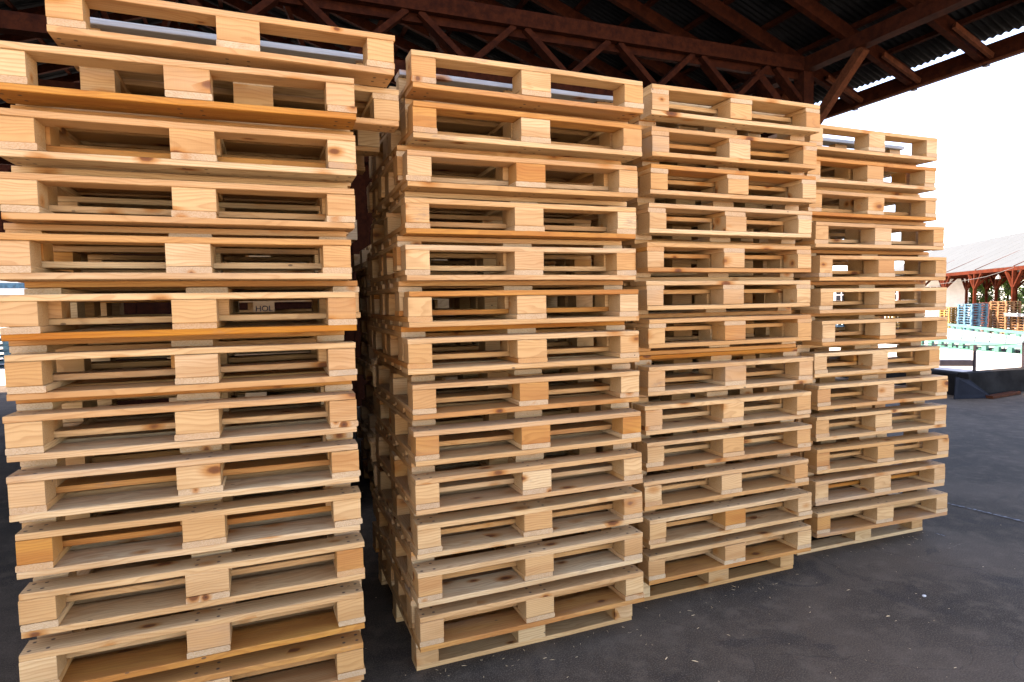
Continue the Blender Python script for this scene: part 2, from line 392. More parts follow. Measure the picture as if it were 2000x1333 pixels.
# tones of the pieces that stand out in the photograph: (stack, row, front or back of the nested pair)
T = {
 (0,1,'A'): {'skid0': .30, 'deck0': .85, 'blk0': .05, 'blk1': .05}, (0,3,'A'): {'skid0': .38, 'blk2': .32}, (0,2,'A'): {'str2': .6, 'deck0': .0},
 (0,4,'A'): {'blk2': .45, 'deck0': .05}, (0,5,'A'): {'deck0': 1.0, 'blk0': .22, 'blk2': .25}, (0,5,'B'): {'deck0': .55}, (0,6,'A'): {'deck0': .3},
 (0,7,'A'): {'skid0': .25, 'blk2': .38}, (0,7,'B'): {'deck0': .7}, (0,8,'B'): {'skid0': .6}, (0,9,'B'): {'skid0': .85},
 (0,11,'A'): {'deck0': .75}, (0,10,'A'): {'deck0': .1}, (0,12,'A'): {'deck0': .55}, (0,2,'B'): {'deck0': .3},
 (1,3,'A'): {'deck0': .72}, (1,4,'A'): {'deck0': .38}, (1,4,'B'): {'deck0': .45, 'skid0': .0}, (1,5,'B'): {'skid0': .85, 'deck0': .5}, (1,2,'B'): {'deck0': .4},
 (1,6,'A'): {'str0': .75, 'str1': .75}, (1,6,'B'): {'deck0': .85}, (1,7,'A'): {'deck0': .6, 'blk1': .5, 'skid0': .28}, (1,8,'A'): {'blk0': .7, 'blk1': .75},
 (1,10,'A'): {'blk1': .4, 'blk2': .4}, (1,11,'A'): {'blk0': .5, 'blk1': .38}, (1,12,'A'): {'deck0': .72, 'skid0': .0},
 (2,2,'A'): {'skid0': .0, 'deck0': .75}, (2,6,'A'): {'deck0': .4}, (2,5,'B'): {'deck0': .6}, (2,6,'B'): {'deck0': .4}, (2,7,'B'): {'deck0': 1.0},
 (2,12,'A'): {'deck0': .65}, (2,5,'A'): {'deck0': .05}, (2,1,'B'): {'skid0': .4},
 (3,2,'A'): {'deck0': .85}, (3,6,'A'): {'deck0': .6}, (3,8,'A'): {'deck0': .4}, (3,12,'A'): {'deck0': .45}, (3,4,'B'): {'deck0': .6},
 (3,5,'B'): {'deck0': .6}, (3,6,'B'): {'deck0': .65}, (3,3,'B'): {'deck0': .5}, (3,1,'B'): {'deck0': .3},
}
SNAME = ['largest stack on the left', 'second stack from the left', 'third stack from the left', 'stack nearest the sunlit yard']
ORD = ['topmost', 'second', 'third', 'fourth', 'fifth', 'sixth', 'seventh', 'eighth', 'ninth', 'tenth', 'eleventh', 'twelfth', 'thirteenth']
def look(t):
    t = t or {}
    if t.get('deck0', 0) > .5 or t.get('skid0', 0) > .5: return 'pallet with an orange board'
    if max([t.get('blk%d' % i, 0) for i in range(3)]) > .35: return 'pallet with amber blocks'
    return 'pale pallet'
UPRIGHT3 = 7                                       # the upper seven of the third stack stand deck up
for k, st in enumerate(STACKS):
    g = 'new pine pallets in the ' + SNAME[k]
    # lowest, upright, set back
    x, y, a = st[12]
    bx = {0: .0, 1: .003, 2: -.012, 3: -.03}[k]
    o = pallet('wooden_pallet', x+bx, y+.115, 0, rad(a*.4), False, {'skid0': .0})
    tag(o, 'set-back pallet on the asphalt under the '+SNAME[k], 'pallet', g)
    for i, (x, y, a) in enumerate(st):
        z = PH + STEP*(12-i); up = k == 2 and i < UPRIGHT3
        if up: z += .044
        t = T.get((k, i, 'A'))
        o = pallet('wooden_pallet', x, y, z, rad(a), not up, t or {}, i == 0 and not up)
        o['label'] = '%s, %s from the top, %s' % (look(t), ORD[i], SNAME[k])
        o['category'] = 'pallet'; o['group'] = g
        # its nested partner, set back behind it
        if up: zb = z - .044
        elif i == 0 or (k == 2 and i == UPRIGHT3 and False): continue
        else: zb = z + .044
        t = T.get((k, i, 'B'))
        ox = R.gauss(0, .012); oy = .112 + R.uniform(0, .02)
        if k == 0 and i == 1: ox, oy, a = .195, .165, .6
        o = pallet('wooden_pallet', x+ox, y+oy, zb, rad(a + R.gauss(0, .35)), up, t or {})
        o['label'] = 'set-back %s nested behind %s, %s' % (look(t), ORD[i], SNAME[k])
        o['category'] = 'pallet'; o['group'] = g

# whole pallets of the rear row and of the yard, one mesh each
def whole_mesh(name, mat, L=LEN, D=DEP, coarse=False):
    m = MB()
    for y, wd in BY: m.box(0, y*D/DEP, 0, L, (y+wd)*D/DEP, .022)
    for x, wx in BX:
        for y, wy in BY: m.box(x*L/LEN, y*D/DEP, .022, (x+wx)*L/LEN, (y+wy)*D/DEP, .1)
        m.box(x*L/LEN, 0, .1, (x+wx)*L/LEN, D, .122)
    for y, wd in DECK: m.box(0, y-wd/2, .122, L, y+wd/2, .144)
    me = m.mesh(name, mat)
    me.transform(Matrix.Translation((-L/2, -D/2, 0)))
    return me
REAR = whole_mesh('pallet', M_PINE)
ORD2 = ['first', 'second', 'third', 'fourth', 'fifth', 'sixth', 'seventh', 'eighth', 'ninth', 'tenth', 'eleventh', 'twelfth'] + ['thirteenth', 'fourteenth', 'fifteenth', 'sixteenth', 'seventeenth', 'eighteenth', 'nineteenth', 'twentieth', 'twenty-first', 'twenty-second', 'twenty-third', 'twenty-fourth']
RN = ['behind the largest stack', 'behind the second stack', 'behind the third stack']
for q, (rx, ry, n) in enumerate(((-.62, 4.62, 12), (.72, 4.55, 11), (1.98, 4.75, 11))):
    for i in range(n*2-1):
        inv = i % 2 == 1
        pair = i//2
        z = (0 if i == 0 else (PH + STEP*((i-1)//2) + (0 if inv else .044)))
        o = bpy.data.objects.new('wooden_pallet', REAR)
        o.location = (rx + LEN/2 + R.gauss(0, .025), ry + DEP/2 + (0 if inv else .115) + R.gauss(0, .01), z + (PH if inv else 0))
        o.rotation_euler = (math.pi if inv else 0, 0, rad(R.gauss(0, .8)))
        if q == 0 and i in (21, 22): o.location.x += .14
        o['tone'] = R.uniform(0, .3)
        tag(o, 'dim pallet, %s from the floor, in the rear stack %s' % (ORD2[i], RN[q]), 'pallet', 'pallets in the shaded rear row')
        C.objects.link(o)
        if q == 0 and inv and abs(z + .083 - 1.52) < .1:
            for bi, word in ((1, 'HOL'), (2, 'LO')):
                cu = bpy.data.curves.new('stamp', 'FONT'); cu.body = word; cu.size = .055; cu.align_x = 'CENTER'; cu.extrude = .0004
                cu.materials.append(M_INK)
                t0 = bpy.data.objects.new('stamp_curve', cu)
                t = bpy.data.objects.new('stamp_lettering', bpy.data.meshes.new_from_object(t0)); bpy.data.objects.remove(t0)
                t.parent = o; t.rotation_euler = (-math.pi/2, 0, 0)
                t.location = (BX[bi][0]+BX[bi][1]/2-LEN/2, DEP/2+.0015, .085)
                t.rotation_euler = (rad(-90), 0, 0)
                C.objects.link(t)

# ------------------------------------------------------------------ the open shed over the stacks
shed = empty('timber_shed', (-1.5, 5, 0))
tag(shed, 'dark red timber shed roof with corrugated sheets over the pallet stacks', 'shed')
shed_inv = Matrix.Translation((1.5, -5, 0))
def shed_part(m, name, mat):
    o = m.build(name, mat, shed); o.data.transform(shed_inv); return o
PX, GY, ZB = 6.0, 5.75, 4.21
EX, EZ, SL = 7.055, 4.195, math.tan(rad(20))
RX = -1.5; RZ = EZ + (EX-RX)*SL; WX = -10.2
Y0, Y1, Y1W = 3.2, 22.0, 16.6
def roof_z(x): return EZ + (EX-x)*SL if x >= RX else RZ - (RX-x)*SL
# corrugated sheets, each a part
per = .076
for side in (0, 1):
    nsh = 22 if side == 0 else 16; wq = ((Y1 if side == 0 else Y1W)-Y0)/nsh
    for i in range(nsh):
        ya = Y0 + wq*i; yb = ya + wq + .03
        m = MB(); xs_ = ([EX+R.uniform(-.008, .006), (EX+RX)/2, RX-.02] if side == 0 else [RX+.02, (RX+WX)/2, WX])
        npt = int((yb-ya)/per*6); vs_ = []
        dz = .004*(i % 2)
        for x in xs_:
            for j in range(npt+1):
                y = ya + (yb-ya)*j/npt
                vs_.append((x, y, roof_z(x) + .009*math.sin(2*math.pi*y/per) + dz + .002))
        nn = npt+1
        m.add(vs_, [(a*nn+j, a*nn+j+1, (a+1)*nn+j+1, (a+1)*nn+j) for a in range(2) for j in range(npt)])
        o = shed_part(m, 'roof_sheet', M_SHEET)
        sm = o.modifiers.new('thickness', 'SOLIDIFY'); sm.thickness = .0012; sm.offset = 1
        o.data.polygons.foreach_set('use_smooth', [True]*len(o.data.polygons))
# purlins along the shed
for side in (0, 1):
    n = 15
    for i in range(n):
        x = EX - .42 - i*.56 if side == 0 else WX + .3 + i*.56
        if side == 0 and x < RX+.1 or side == 1 and x > RX-.1: continue
        m = MB(); z = roof_z(x) - .012 - .025
        m.box(x-.03, Y0+.05, z-.028, x+.03, (Y1 if side == 0 else Y1W)-.05, z+.018); shed_part(m, 'purlin', M_STAIN)
# rafters
ry = [5.9 + .75*i for i in range(-3, 22)]
for y in ry:
    y += R.uniform(-.02, .02)
    for side in (0, 1):
        if y > (Y1 if side == 0 else Y1W): continue
        xa, xb = (EX-.035, RX+.02) if side == 0 else (WX, RX-.02)
        m = MB(); dz = -.068-.075
        m.bar((xa, y, roof_z(xa)+dz), (xb, y, roof_z(xb)+dz), .07, .15, up=(0, 0, 1)); shed_part(m, 'rafter', M_STAIN)
    if y > Y1: continue
    m = MB(); x1, x0 = EX-.03, EX-.62
    m.bar((x0, y-.10, roof_z(x0)-.19), (x1, y-.10, roof_z(x1)-.20), .035, .055); shed_part(m, 'rafter_tail_batten', M_AGED)
# eave board and gutter strip
m = MB(); m.box(EX-.02, Y0, EZ-.22, EX+.012, Y1, EZ-.052); shed_part(m, 'fascia_board', M_STAIN)
m = MB(); m.box(EX-.03, Y0, EZ-.245, EX+.03, Y1, EZ-.2225); shed_part(m, 'drip_strip', M_AGED)
for i in range(26):
    y = Y0+.4+i*.78; m = MB(); m.box(EX-.01, y-.025, EZ-.262, EX+.036, y+.025, EZ-.2455); shed_part(m, 'gutter_bracket', M_BLACK)
# plate beams on posts, lattice girders across
for x in (PX, WX+1.0, -1.5):
    m = MB(); m.box(x-.07, Y0, ZB, x+.07, Y1 if x > 0 else Y1W, ZB+.15); shed_part(m, 'plate_beam', M_STAIN)
for gy in (GY, 9.35, 13.6, 18.5):
    WL = WX+.6 if gy < Y1W else -1.45
    m = MB(); m.box(WL, gy-.075, ZB-.002, PX-.073, gy-.005, ZB+.15); shed_part(m, 'girder_chord', M_STAIN)
    m = MB(); m.box(WL, gy+.012, ZB-.075, PX-.073, gy+.075, ZB+.06); shed_part(m, 'girder_chord', M_STAIN)
    m = MB(); m.box(WL, gy-.06, 3.62, PX-.073, gy+.06, 3.75); shed_part(m, 'girder_chord', M_STAIN)
    x = 1.30 - 1.045*10; n = 0
    while x < PX - .5:
        if x > WL + .5:
            for s_ in (-1, 1):
                yy = gy - .085 if s_ < 0 else gy + .09
                m = MB(); m.bar((x + s_*.06, gy+(.0 if s_ < 0 else .004), ZB+.0), (x + s_*.57, gy, 3.76), .055, .115, up=(0, 1, 0)); shed_part(m, 'girder_brace', M_STAIN)
        x += 1.045
    # struts up to the rafters
    for xx in (-6, -3.6, -1.5, .9, 3.3, 4.9):
        if xx < WL+1 or gy == GY: continue
        for dx in ((-.55, .55) if xx not in (4.9,) else (-.3,)):
            m = MB(); m.bar((xx, gy+.1, ZB+.12), (xx+dx*1.6, gy+.1, roof_z(xx+dx*1.6)-.2), .06, .12, up=(0, 1, 0)); shed_part(m, 'roof_strut', M_STAIN)
for gy in (GY, 9.35, 13.6, 18.5):
    for x in (PX, WX+1.0):
        if gy > Y1W and x < 0: continue
        m = MB(); m.box(x-.075, gy-.075, 0, x+.075, gy+.075, ZB-.002); shed_part(m, 'post', M_STAIN)
    if True:
        m = MB(); m.bar((PX, gy-.09, 3.50), (PX, gy-.80, ZB-.01), .09, .1); shed_part(m, 'knee_brace', M_AGED)
        m = MB(); m.bar((PX, gy+.09, 3.50), (PX, gy+.80, ZB-.01), .09, .1); shed_part(m, 'knee_brace', M_STAIN)
        m = MB(); m.bar((PX-.09, gy, 3.55), (PX-.75, gy, ZB-.08), .09, .1, up=(0, 1, 0)); shed_part(m, 'knee_brace', M_STAIN)

# added board walls round the stacks, this one darkening the view behind
x = -2.85; i = 0
while x < 5.85:
    wd = R.uniform(.16, .22); i += 1; t = .027*(i % 2)
    m = MB(); m.box(x-.02, 9.50+t, .01, min(x+wd+.02, 5.9), 9.525+t, 4.15 + R.uniform(-.02, .02)); shed_part(m, 'added_wall_board', M_STAIN); x += wd
y = 3.3; i = 0  # added wall that keeps side light from the left out of the stacks
while y < 13.2:
    wd = R.uniform(.16, .22); i += 1; t = .027*(i % 2)
    m = MB(); m.box(-5.3-t, y-.02, .01, -5.275-t, y+wd+.02, 4.15 + R.uniform(-.02, .02)); shed_part(m, 'added_wall_board', M_STAIN); y += wd
for z in (.5, 2.2, 3.9):
    m = MB(); m.box(-2.85, 9.58, z, 5.9, 9.64, z+.12); shed_part(m, 'added_wall_rail', M_STAIN)
y = 5.98; i = 0  # added low wall that blocks light from the sunlit yard
while y < 9.4:
    wd = R.uniform(.16, .22); i += 1; t = .027*(i % 2)
    m = MB(); m.box(5.80+t, y-.02, .01, 5.825+t, min(y+wd+.02, 9.45), 3.30 + R.uniform(-.02, .02)); shed_part(m, 'added_wall_board', M_STAIN); y += wd
# added shed, put in so its roof shades the floor on the left
side = empty('added_side_shed', (-20, 5, 0)); tag(side, 'added low dark shed roof on the far left shading the asphalt', 'shed')
m = MB(); m.bar((-10.6, 3.5, 4.6), (-30, 3.5, 5.4), 29, .04, up=(0, 0, 1)); o = m.build('roof', M_SHEET, side); o.data.transform(Matrix.Translation((20, -5, 0)))
for x in (-10.9, -20, -29.5):
    for y in (-10, -3, 4, 11, 17.6):
        m = MB(); m.box(x-.09, y-.09, 0, x+.09, y+.09, 4.62 + max(0, (-10.9-x))*.04); o = m.build('post', M_STAIN, side); o.data.transform(Matrix.Translation((20, -5, 0)))

# ------------------------------------------------------------------ right: kerb, yard things
kerb = empty('loading_kerb', (KX, KY, 0)); tag(kerb, 'dark dirty concrete kerb wall along the edge of the sunlit yard', 'kerb')
def kp(m, name, mat=M_KERB):
    o = m.build(name, mat, kerb); o.data.transform(Matrix.Translation((-KX, -KY, 0))); return o
def rough_box(x0, y0, z0, x1, y1, z1, axis, n, seed):
    r = random.Random(seed); m = MB(); vs_ = []
    for i in range(n+1):
        t = i/n
        j = lambda q=.012: r.uniform(-q, q)
        if axis == 0:
            x = x0+(x1-x0)*t; vs_ += [(x, y0+j(), z0), (x, y1, z0), (x, y1, z1+j(.006)), (x, y0+.02+j(), z1+j(.008)), (x, y0+j(), z1-.03+j())]
        else:
            y = y0+(y1-y0)*t; vs_ += [(x0+j(), y, z0), (x1, y, z0), (x1, y, z1+j(.006)), (x0+.02+j(), y, z1+j(.008)), (x0+j(), y, z1-.03+j())]
    f = []
    for i in range(n):
        for k in range(5): f.append((i*5+k, i*5+(k+1)%5, (i+1)*5+(k+1)%5, (i+1)*5+k))
    f += [(4, 3, 2, 1, 0), tuple(n*5+k for k in range(5))]
    return m.add(vs_, f)
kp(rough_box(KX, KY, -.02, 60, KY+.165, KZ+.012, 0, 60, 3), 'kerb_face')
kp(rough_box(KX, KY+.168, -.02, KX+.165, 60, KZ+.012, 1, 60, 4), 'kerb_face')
# rail on the kerb
rail = empty('kerb_rail', (10.13, 6.31, KZ)); tag(rail, 'thin dark rail posts with a sagging wire on the kerb', 'rail')
A = [Vector((10.13, 6.31, KZ)), Vector((11.25, 6.27, KZ)), Vector((12.6, 6.26, KZ))]
B = [Vector((10.10, 7.4, KZ)), Vector((10.10, 8.6, KZ))]
for p in A + B:
    m = MB(); m.box(p.x-.016, p.y-.016, KZ, p.x+.016, p.y+.016, KZ+.42); o = m.build('post', M_BLACK, rail); o.data.transform(Matrix.Translation((-10.13, -6.31, -KZ)))
pts = []
seq = [B[1], B[0]] + A
for a, b in zip(seq[:-1], seq[1:]):
    for i in range(7):
        t = i/6; q = a.lerp(b, t); pts.append((q.x, q.y, KZ+.41-.012*math.sin(math.pi*t)))
m = MB(); m.tube(pts, .006, 5); o = m.build('wire', M_BLACK, rail); o.data.transform(Matrix.Translation((-10.13, -6.31, -KZ)))
# dark beam lying in the sun
a, b = at_z(1832, 709, KZ+.05), at_z(1896, 709, KZ+.05)
m = MB(); m.bar(a+Vector((0, 0, .0)), b+Vector((0, 0, .0)), .14, .10); tag(m.build('timber_beam', M_BLACK), 'black tarred beam lying on the bright yard behind the rail', 'beam')
# rubber sheet leaning at the kerb corner and a loose plank
m = MB(); q = Vector((KX-.32, KY-.06, 0))
m.add([(q.x-.05, q.y+.02, .004), (q.x+.55, q.y-.16, .004), (q.x+.30, q.y+.03, .27), (q.x+.02, q.y+.05, .33), (q.x-.05, q.y+.035, .004), (q.x+.55, q.y-.145, .004), (q.x+.30, q.y+.045, .27), (q.x+.02, q.y+.065, .33)],
      [(0,1,2,3), (7,6,5,4), (0,4,5,1), (1,5,6,2), (2,6,7,3), (3,7,4,0)])
tag(m.build('rubber_sheet', M_TARP), 'dark bluish rubber sheet leaning against the kerb corner', 'rubber sheet')
m = MB(); m.bar((KX+.12, KY-.22, .025), (KX+.95, KY-.12, .025), .10, .04)
tag(m.build('loose_plank', M_AGED), 'grimy plank lying on the asphalt along the kerb', 'plank')
m = MB(); c = at_z(1806, 722, KZ); m.box(c.x-.05, c.y-.05, KZ, c.x+.15, c.y+.03, KZ+.05); m.box(c.x-.05, c.y-.04, KZ+.05, c.x-.02, c.y, KZ+.14); m.box(c.x+.10, c.y-.04, KZ+.05, c.x+.13, c.y, KZ+.16)
tag(m.build('steel_bracket', M_BLACK), 'small black steel bracket standing on the kerb edge', 'bracket')

# mint green loading ramp
ramp = empty('loading_ramp', at_z(1905, 668, .25)); tag(ramp, 'mint green steel loading ramp with pale deck on the sunlit yard', 'ramp')
rl = ramp.location.copy()
def rp(m, name, mat):
    o = m.build(name, mat, ramp); o.data.transform(Matrix.Translation(-rl)); return o
def frame_beam(a, b, n, hz=.42):
    d = b-a
    m = MB(); m.bar(a, b, .06, .07); rp(m, 'top_rail', M_GREEN)
    lo = Vector((0, 0, -hz*.62)); m = MB(); m.bar(a+lo, b+lo, .06, .08); rp(m, 'lower_rail', M_GREEN)
    for i in range(n+1):
        q = a + d*(i/n); m = MB(); m.box(q.x-.045, q.y-.045, q.z-hz*.62+.042, q.x+.045, q.y+.045, q.z-.037); rp(m, 'upright', M_GREEN)
        if i % 2 == 0:
            zg = yard_z(q.x, q.y); m = MB(); m.box(q.x-.04, q.y-.04, zg, q.x+.04, q.y+.04, max(zg+.03, q.z-hz*.62-.042)); rp(m, 'leg', M_GREEN)
na, nb = at_d(1800, 662, 15.2), at_d(2030, 680, 11.9)
fa, fb = at_d(1822, 631, 20.8), at_d(2040, 656, 13.9)
frame_beam(na, nb, 10, .30); frame_beam(fa, fb, 12, .34)
# deck between the side frames, as separate plates
for i in range(8):
    t0, t1 = i/8+.004, (i+1)/8-.004
    p = [na.lerp(nb, t0), na.lerp(nb, t1), fa.lerp(fb, t1), fa.lerp(fb, t0)]
    p = [Vector((q.x, q.y, q.z-.07)) for q in p]
    p = [p[0].lerp(p[3], .06), p[1].lerp(p[2], .06), p[1].lerp(p[2], .90), p[0].lerp(p[3], .90)]
    m = MB(); m.add([*p, *[q-Vector((0, 0, .03)) for q in p]], [(0,1,2,3), (7,6,5,4), (0,4,5,1), (1,5,6,2), (2,6,7,3), (3,7,4,0)])
    rp(m, 'deck_plate', M_PALEDECK)
m = MB(); m.bar(na.lerp(fa, .5)+Vector((0, 0, -.15)), nb.lerp(fb, .5)+Vector((0, 0, -.15)), .10, .08); rp(m, 'deck_beam', M_GREEN)
m = MB()
for i in range(10):
    q = na.lerp(nb, i/9)
    m.bar(q+Vector((0, 0, -.14)), fa.lerp(fb, i/9)+Vector((0, 0, -.14)), .05, .05)
o = rp(m, 'cross_members', M_GREEN); o['kind'] = 'stuff'

# ------------------------------------------------------------------ far shed
E1 = at_z(1850, 534.5, 3.11); E2 = at_z(2000, 519.6, 3.11)
e = (E1-E2).normalized(); nrm = Vector((e.y, -e.x, 0))
P0 = E2 + e*((E1-E2).length*.57)
fs = empty('far_shed', (P0.x, P0.y, yard_z(P0.x, P0.y))); tag(fs, 'open red timber shed with a white roof across the yard', 'shed')
fl_ = fs.location.copy()
def fp(m, name, mat):
    o = m.build(name, mat, fs); o.data.transform(Matrix.Translation(-fl_)); return o
ea, eb = E2 - e*14, E1 + e*22
W2 = 6.25
RZ2 = 6.2
rz_ = Vector((0, 0, RZ2-3.11))
nseg = 24
for i in range(nseg):                              # roof sheets
    a = ea.lerp(eb, i/nseg); b = ea.lerp(eb, (i+1)/nseg) - e*.02
    m = MB(); up = Vector((0, 0, .05))
    for s_ in (0, 1):
        p = [a, b, b + nrm*W2 + rz_, a + nrm*W2 + rz_] if s_ == 0 else [a + nrm*W2 + rz_, b + nrm*W2 + rz_, b + nrm*W2*2, a + nrm*W2*2]
        m.add([*p, *[q+up for q in p]], [(0,1,2,3), (7,6,5,4), (0,4,5,1), (1,5,6,2), (2,6,7,3), (3,7,4,0)])
    fp(m, 'roof_sheet', M_FARROOF)
for off, zz in ((.02, 3.11-.10), (W2, 3.11-.10), (W2*2-.1, 3.0)):
    m = MB(); m.bar(ea + nrm*off + Vector((0, 0, zz-3.11)), eb + nrm*off + Vector((0, 0, zz-3.11)), .16, .22); fp(m, 'plate_beam', M_FARSTAIN)
L_ = (eb-ea).length
def far_post(p, ztop):
    zg = yard_z(p.x, p.y)
    m = MB(); m.bar((p.x, p.y, zg), (p.x, p.y, ztop), .16, .16, up=tuple(nrm)); fp(m, 'post', M_FARSTAIN)
    for s_ in (-1, 1):
        m = MB(); m.bar(Vector((p.x, p.y, ztop-.95)) + e*.1*s_, Vector((p.x, p.y, ztop-.02)) + e*.95*s_, .12, .14, up=tuple(nrm)); fp(m, 'brace', M_FARSTAIN)
    m = MB(); m.bar(Vector((p.x, p.y, ztop-.85)) + nrm*.1, Vector((p.x, p.y, ztop-.02)) + nrm*.85, .12, .14, up=tuple(e)); fp(m, 'brace', M_FARSTAIN)
k = -2
while k < 6:
    q = P0 + e*(k*5.2)
    far_post(q, 2.9)
    for i, off in enumerate((W2*.55, W2*1.1, W2*2-.1)):
        far_post(q + nrm*off + e*R.uniform(-.5, .5), 2.9)
    m = MB(); m.bar(q + Vector((0, 0, -.08)), q + nrm*W2*2 + Vector((0, 0, -.08)), .14, .2); fp(m, 'tie_beam', M_FARSTAIN)
    for s_ in (0, 1):
        aa = q if s_ == 0 else q + nrm*W2*2
        m = MB(); m.bar(aa, q + nrm*W2 + rz_ - Vector((0, 0, .1)), .1, .16); fp(m, 'rafter', M_FARSTAIN)
    k += 1
# lamp string along its front
ls = empty('lamp_string', at_d(1934, 545, 36)); tag(ls, 'pale wire with hanging lamps strung before the far shed', 'lamp string')
m = MB(); pts = []
ctrl = [(1835, 555), (1880, 549), (1925, 541), (1960, 530), (2000, 516), (2030, 508)]
m.tube([at_d(x, y, 36) - ls.location for x, y in ctrl], .014, 5); m.build('wire', M_LAMP, ls)
for x, y in ((1950, 535), (1992, 521)):
    q = at_d(x, y, 36) - ls.location
    m = MB(); m.tube([q + Vector((0, 0, -.02)), q + Vector((0, 0, -.10)), q + Vector((0, 0, -.16)), q + Vector((0, 0, -.30))], [.02, .04, .10, .14], 8); m.build('lamp_shade', M_LAMP, ls)

# ------------------------------------------------------------------ pallet stacks across the yard
WH = {}
def stack(px, dist, n, mat, rz, label, group, pitch=.144, xoff=0, base_z=None):
    me = WH.get(mat.name) or whole_mesh('pallet', mat); WH[mat.name] = me
    c = at_d(px, 640, dist); zg = yard_z(c.x, c.y) if base_z is None else base_z
    for i in range(n):
        o = bpy.data.objects.new('stacked_pallet', me)
        o.location = (c.x + R.gauss(0, .012), c.y + R.gauss(0, .012), zg + .001 + i*(pitch+.002)); o.rotation_euler = (0, 0, rz + R.gauss(0, .008))
        o['tone'] = .2
        tag(o, label % (ORD[n-1-i] if n-1-i < 13 else 'lowest'), 'pallet', group); C.objects.link(o)
stack(1898, 36, 12, M_BLUE, rad(-12), '%s blue pallet from the top of the blue stack by the ramp', 'blue pallets by the ramp')
stack(1962, 35.5, 13, M_FARWOOD, rad(-8), '%s weathered brown pallet from the top of the stack under the lamps', 'brown pallets under the far shed')
stack(1861, 38, 11, M_YELWOOD, rad(-25), '%s yellow pallet from the top of the stack left of the blue one', 'yellow pallets in the yard')
stack(1931, 41, 13, M_REDWOOD, rad(-10), '%s dark red pallet from the top of the stack behind the blue one', 'dark red pallets under the far shed')
stack(2006, 34.5, 7, M_FARWOOD, rad(-20), '%s brown pallet from the top of the low stack at the picture edge', 'brown pallets of the low stack')
stack(1757, 34, 10, M_YELWOOD, rad(-30), '%s sunlit pine pallet from the top of the stack seen through the last pallets', 'pine pallets seen through the openings')
stack(1640, 33, 10, M_BLUE, rad(-20), '%s blue pallet from the top of the stack glimpsed through the last pallets', 'blue pallets seen through the openings')
q = at_d(2000, 618, 34.5); m = MB()
for i in range(4): m.bar(q + Vector((-.7, .3, .02+.05*i)), q + Vector((.8, -.4, -.06+.05*i)), 1.0, .02)
tag(m.build('sheet_metal_pile', M_GREY), 'pile of grey metal sheets resting on the low brown stack', 'metal sheets')

# white building with a gridded window beyond
wb = at_d(1757, 600, 58); wb.z = yard_z(wb.x, wb.y)
bd = empty('white_building', wb, math.atan2(-wb.x, wb.y)); tag(bd, 'whitewashed building with gridded windows beyond the far shed', 'building')
m = MB(); m.box(-9, 0, 0, 5.2, 8, 4.4); m.build('wall', M_WHITE, bd)
m = MB(); m.bar((-9.3, 4, 4.5), (5.5, 4, 4.5), 8.8, .2); m.build('roof', M_GREY, bd)
for wx in (-7.6, -4.6, -1.0, 2.6):
    f = MB(); f.box(wx-.75, -.04, 1.4, wx+.75, -.003, 3.2); f = f.build('window', M_TARP, bd)
    for t in (-.75, -.25, .25, .75):
        g = MB(); g.box(wx+t-.03, -.07, 1.4, wx+t+.03, -.043, 3.2); g.build('glazing_bar', M_WHITE, f)
    for t in (0, 1, 2, 3):
        g = MB(); g.box(wx-.75, -.074, 1.37+t*.6, wx+.75, -.0435, 1.43+t*.6); g.build('glazing_bar', M_WHITE, f)

# ------------------------------------------------------------------ trees behind the far shed
def tree(px, dist, h, rcrown, label, seed):
    r = random.Random(seed); c = at_d(px, 600, dist); zg = yard_z(c.x, c.y)
    t = empty('leafy_tree', (c.x, c.y, zg)); tag(t, label, 'tree', 'trees behind the far shed')
    m = MB(); m.tube([(0, 0, 0), (.05, .03, h*.25), (.0, .1, h*.5), (.1, .0, h*.8)], [.2, .15, .1, .03], 7)
    for i in range(7):
        a = r.uniform(0, 6.28); z = h*r.uniform(.2, .55); d = rcrown*r.uniform(.5, .85)
        m.tube([(0, .05, z), (math.cos(a)*d*.5, math.sin(a)*d*.5, z+h*.1), (math.cos(a)*d, math.sin(a)*d, z+h*.22)], [.07, .045, .015], 5)
    m.build('trunk', M_BARK, t)
    m = MB(); clumps = []
    for i in range(46):
        a = r.uniform(0, 6.28); u = r.random()**.5; z = h*(.12 + .86*r.random())
        prof = math.sin(math.pi*min(1, max(.12, z/h)))**.5
        d = rcrown*u*prof
        clumps.append((math.cos(a)*d, math.sin(a)*d, z, r.uniform(.35, .8)))
    for cx, cy_, cz, cr in clumps:
        for j in range(70):
            v = Vector((r.gauss(0, 1), r.gauss(0, 1), r.gauss(0, .8))).normalized()*cr*r.random()**.4
            p = Vector((cx, cy_, cz)) + v
            n = (v.normalized()*.6 + Vector((r.gauss(0, .6), r.gauss(0, .6), .5+r.random()*.5))).normalized()
            a_ = n.orthogonal().normalized(); b_ = n.cross(a_); s_ = r.uniform(.07, .15)
            an = r.uniform(0, 6.28); u_ = a_*math.cos(an) + b_*math.sin(an); w_ = n.cross(u_)
            m.add([p - u_*s_, p + w_*s_*.5, p + u_*s_, p - w_*s_*.5], [(0, 1, 2, 3)])
    me = bpy.data.meshes.new('crown'); me.from_pydata(m.v, [], m.f); me.materials.append(M_LEAF)
    link(bpy.data.objects.new('crown', me), t)
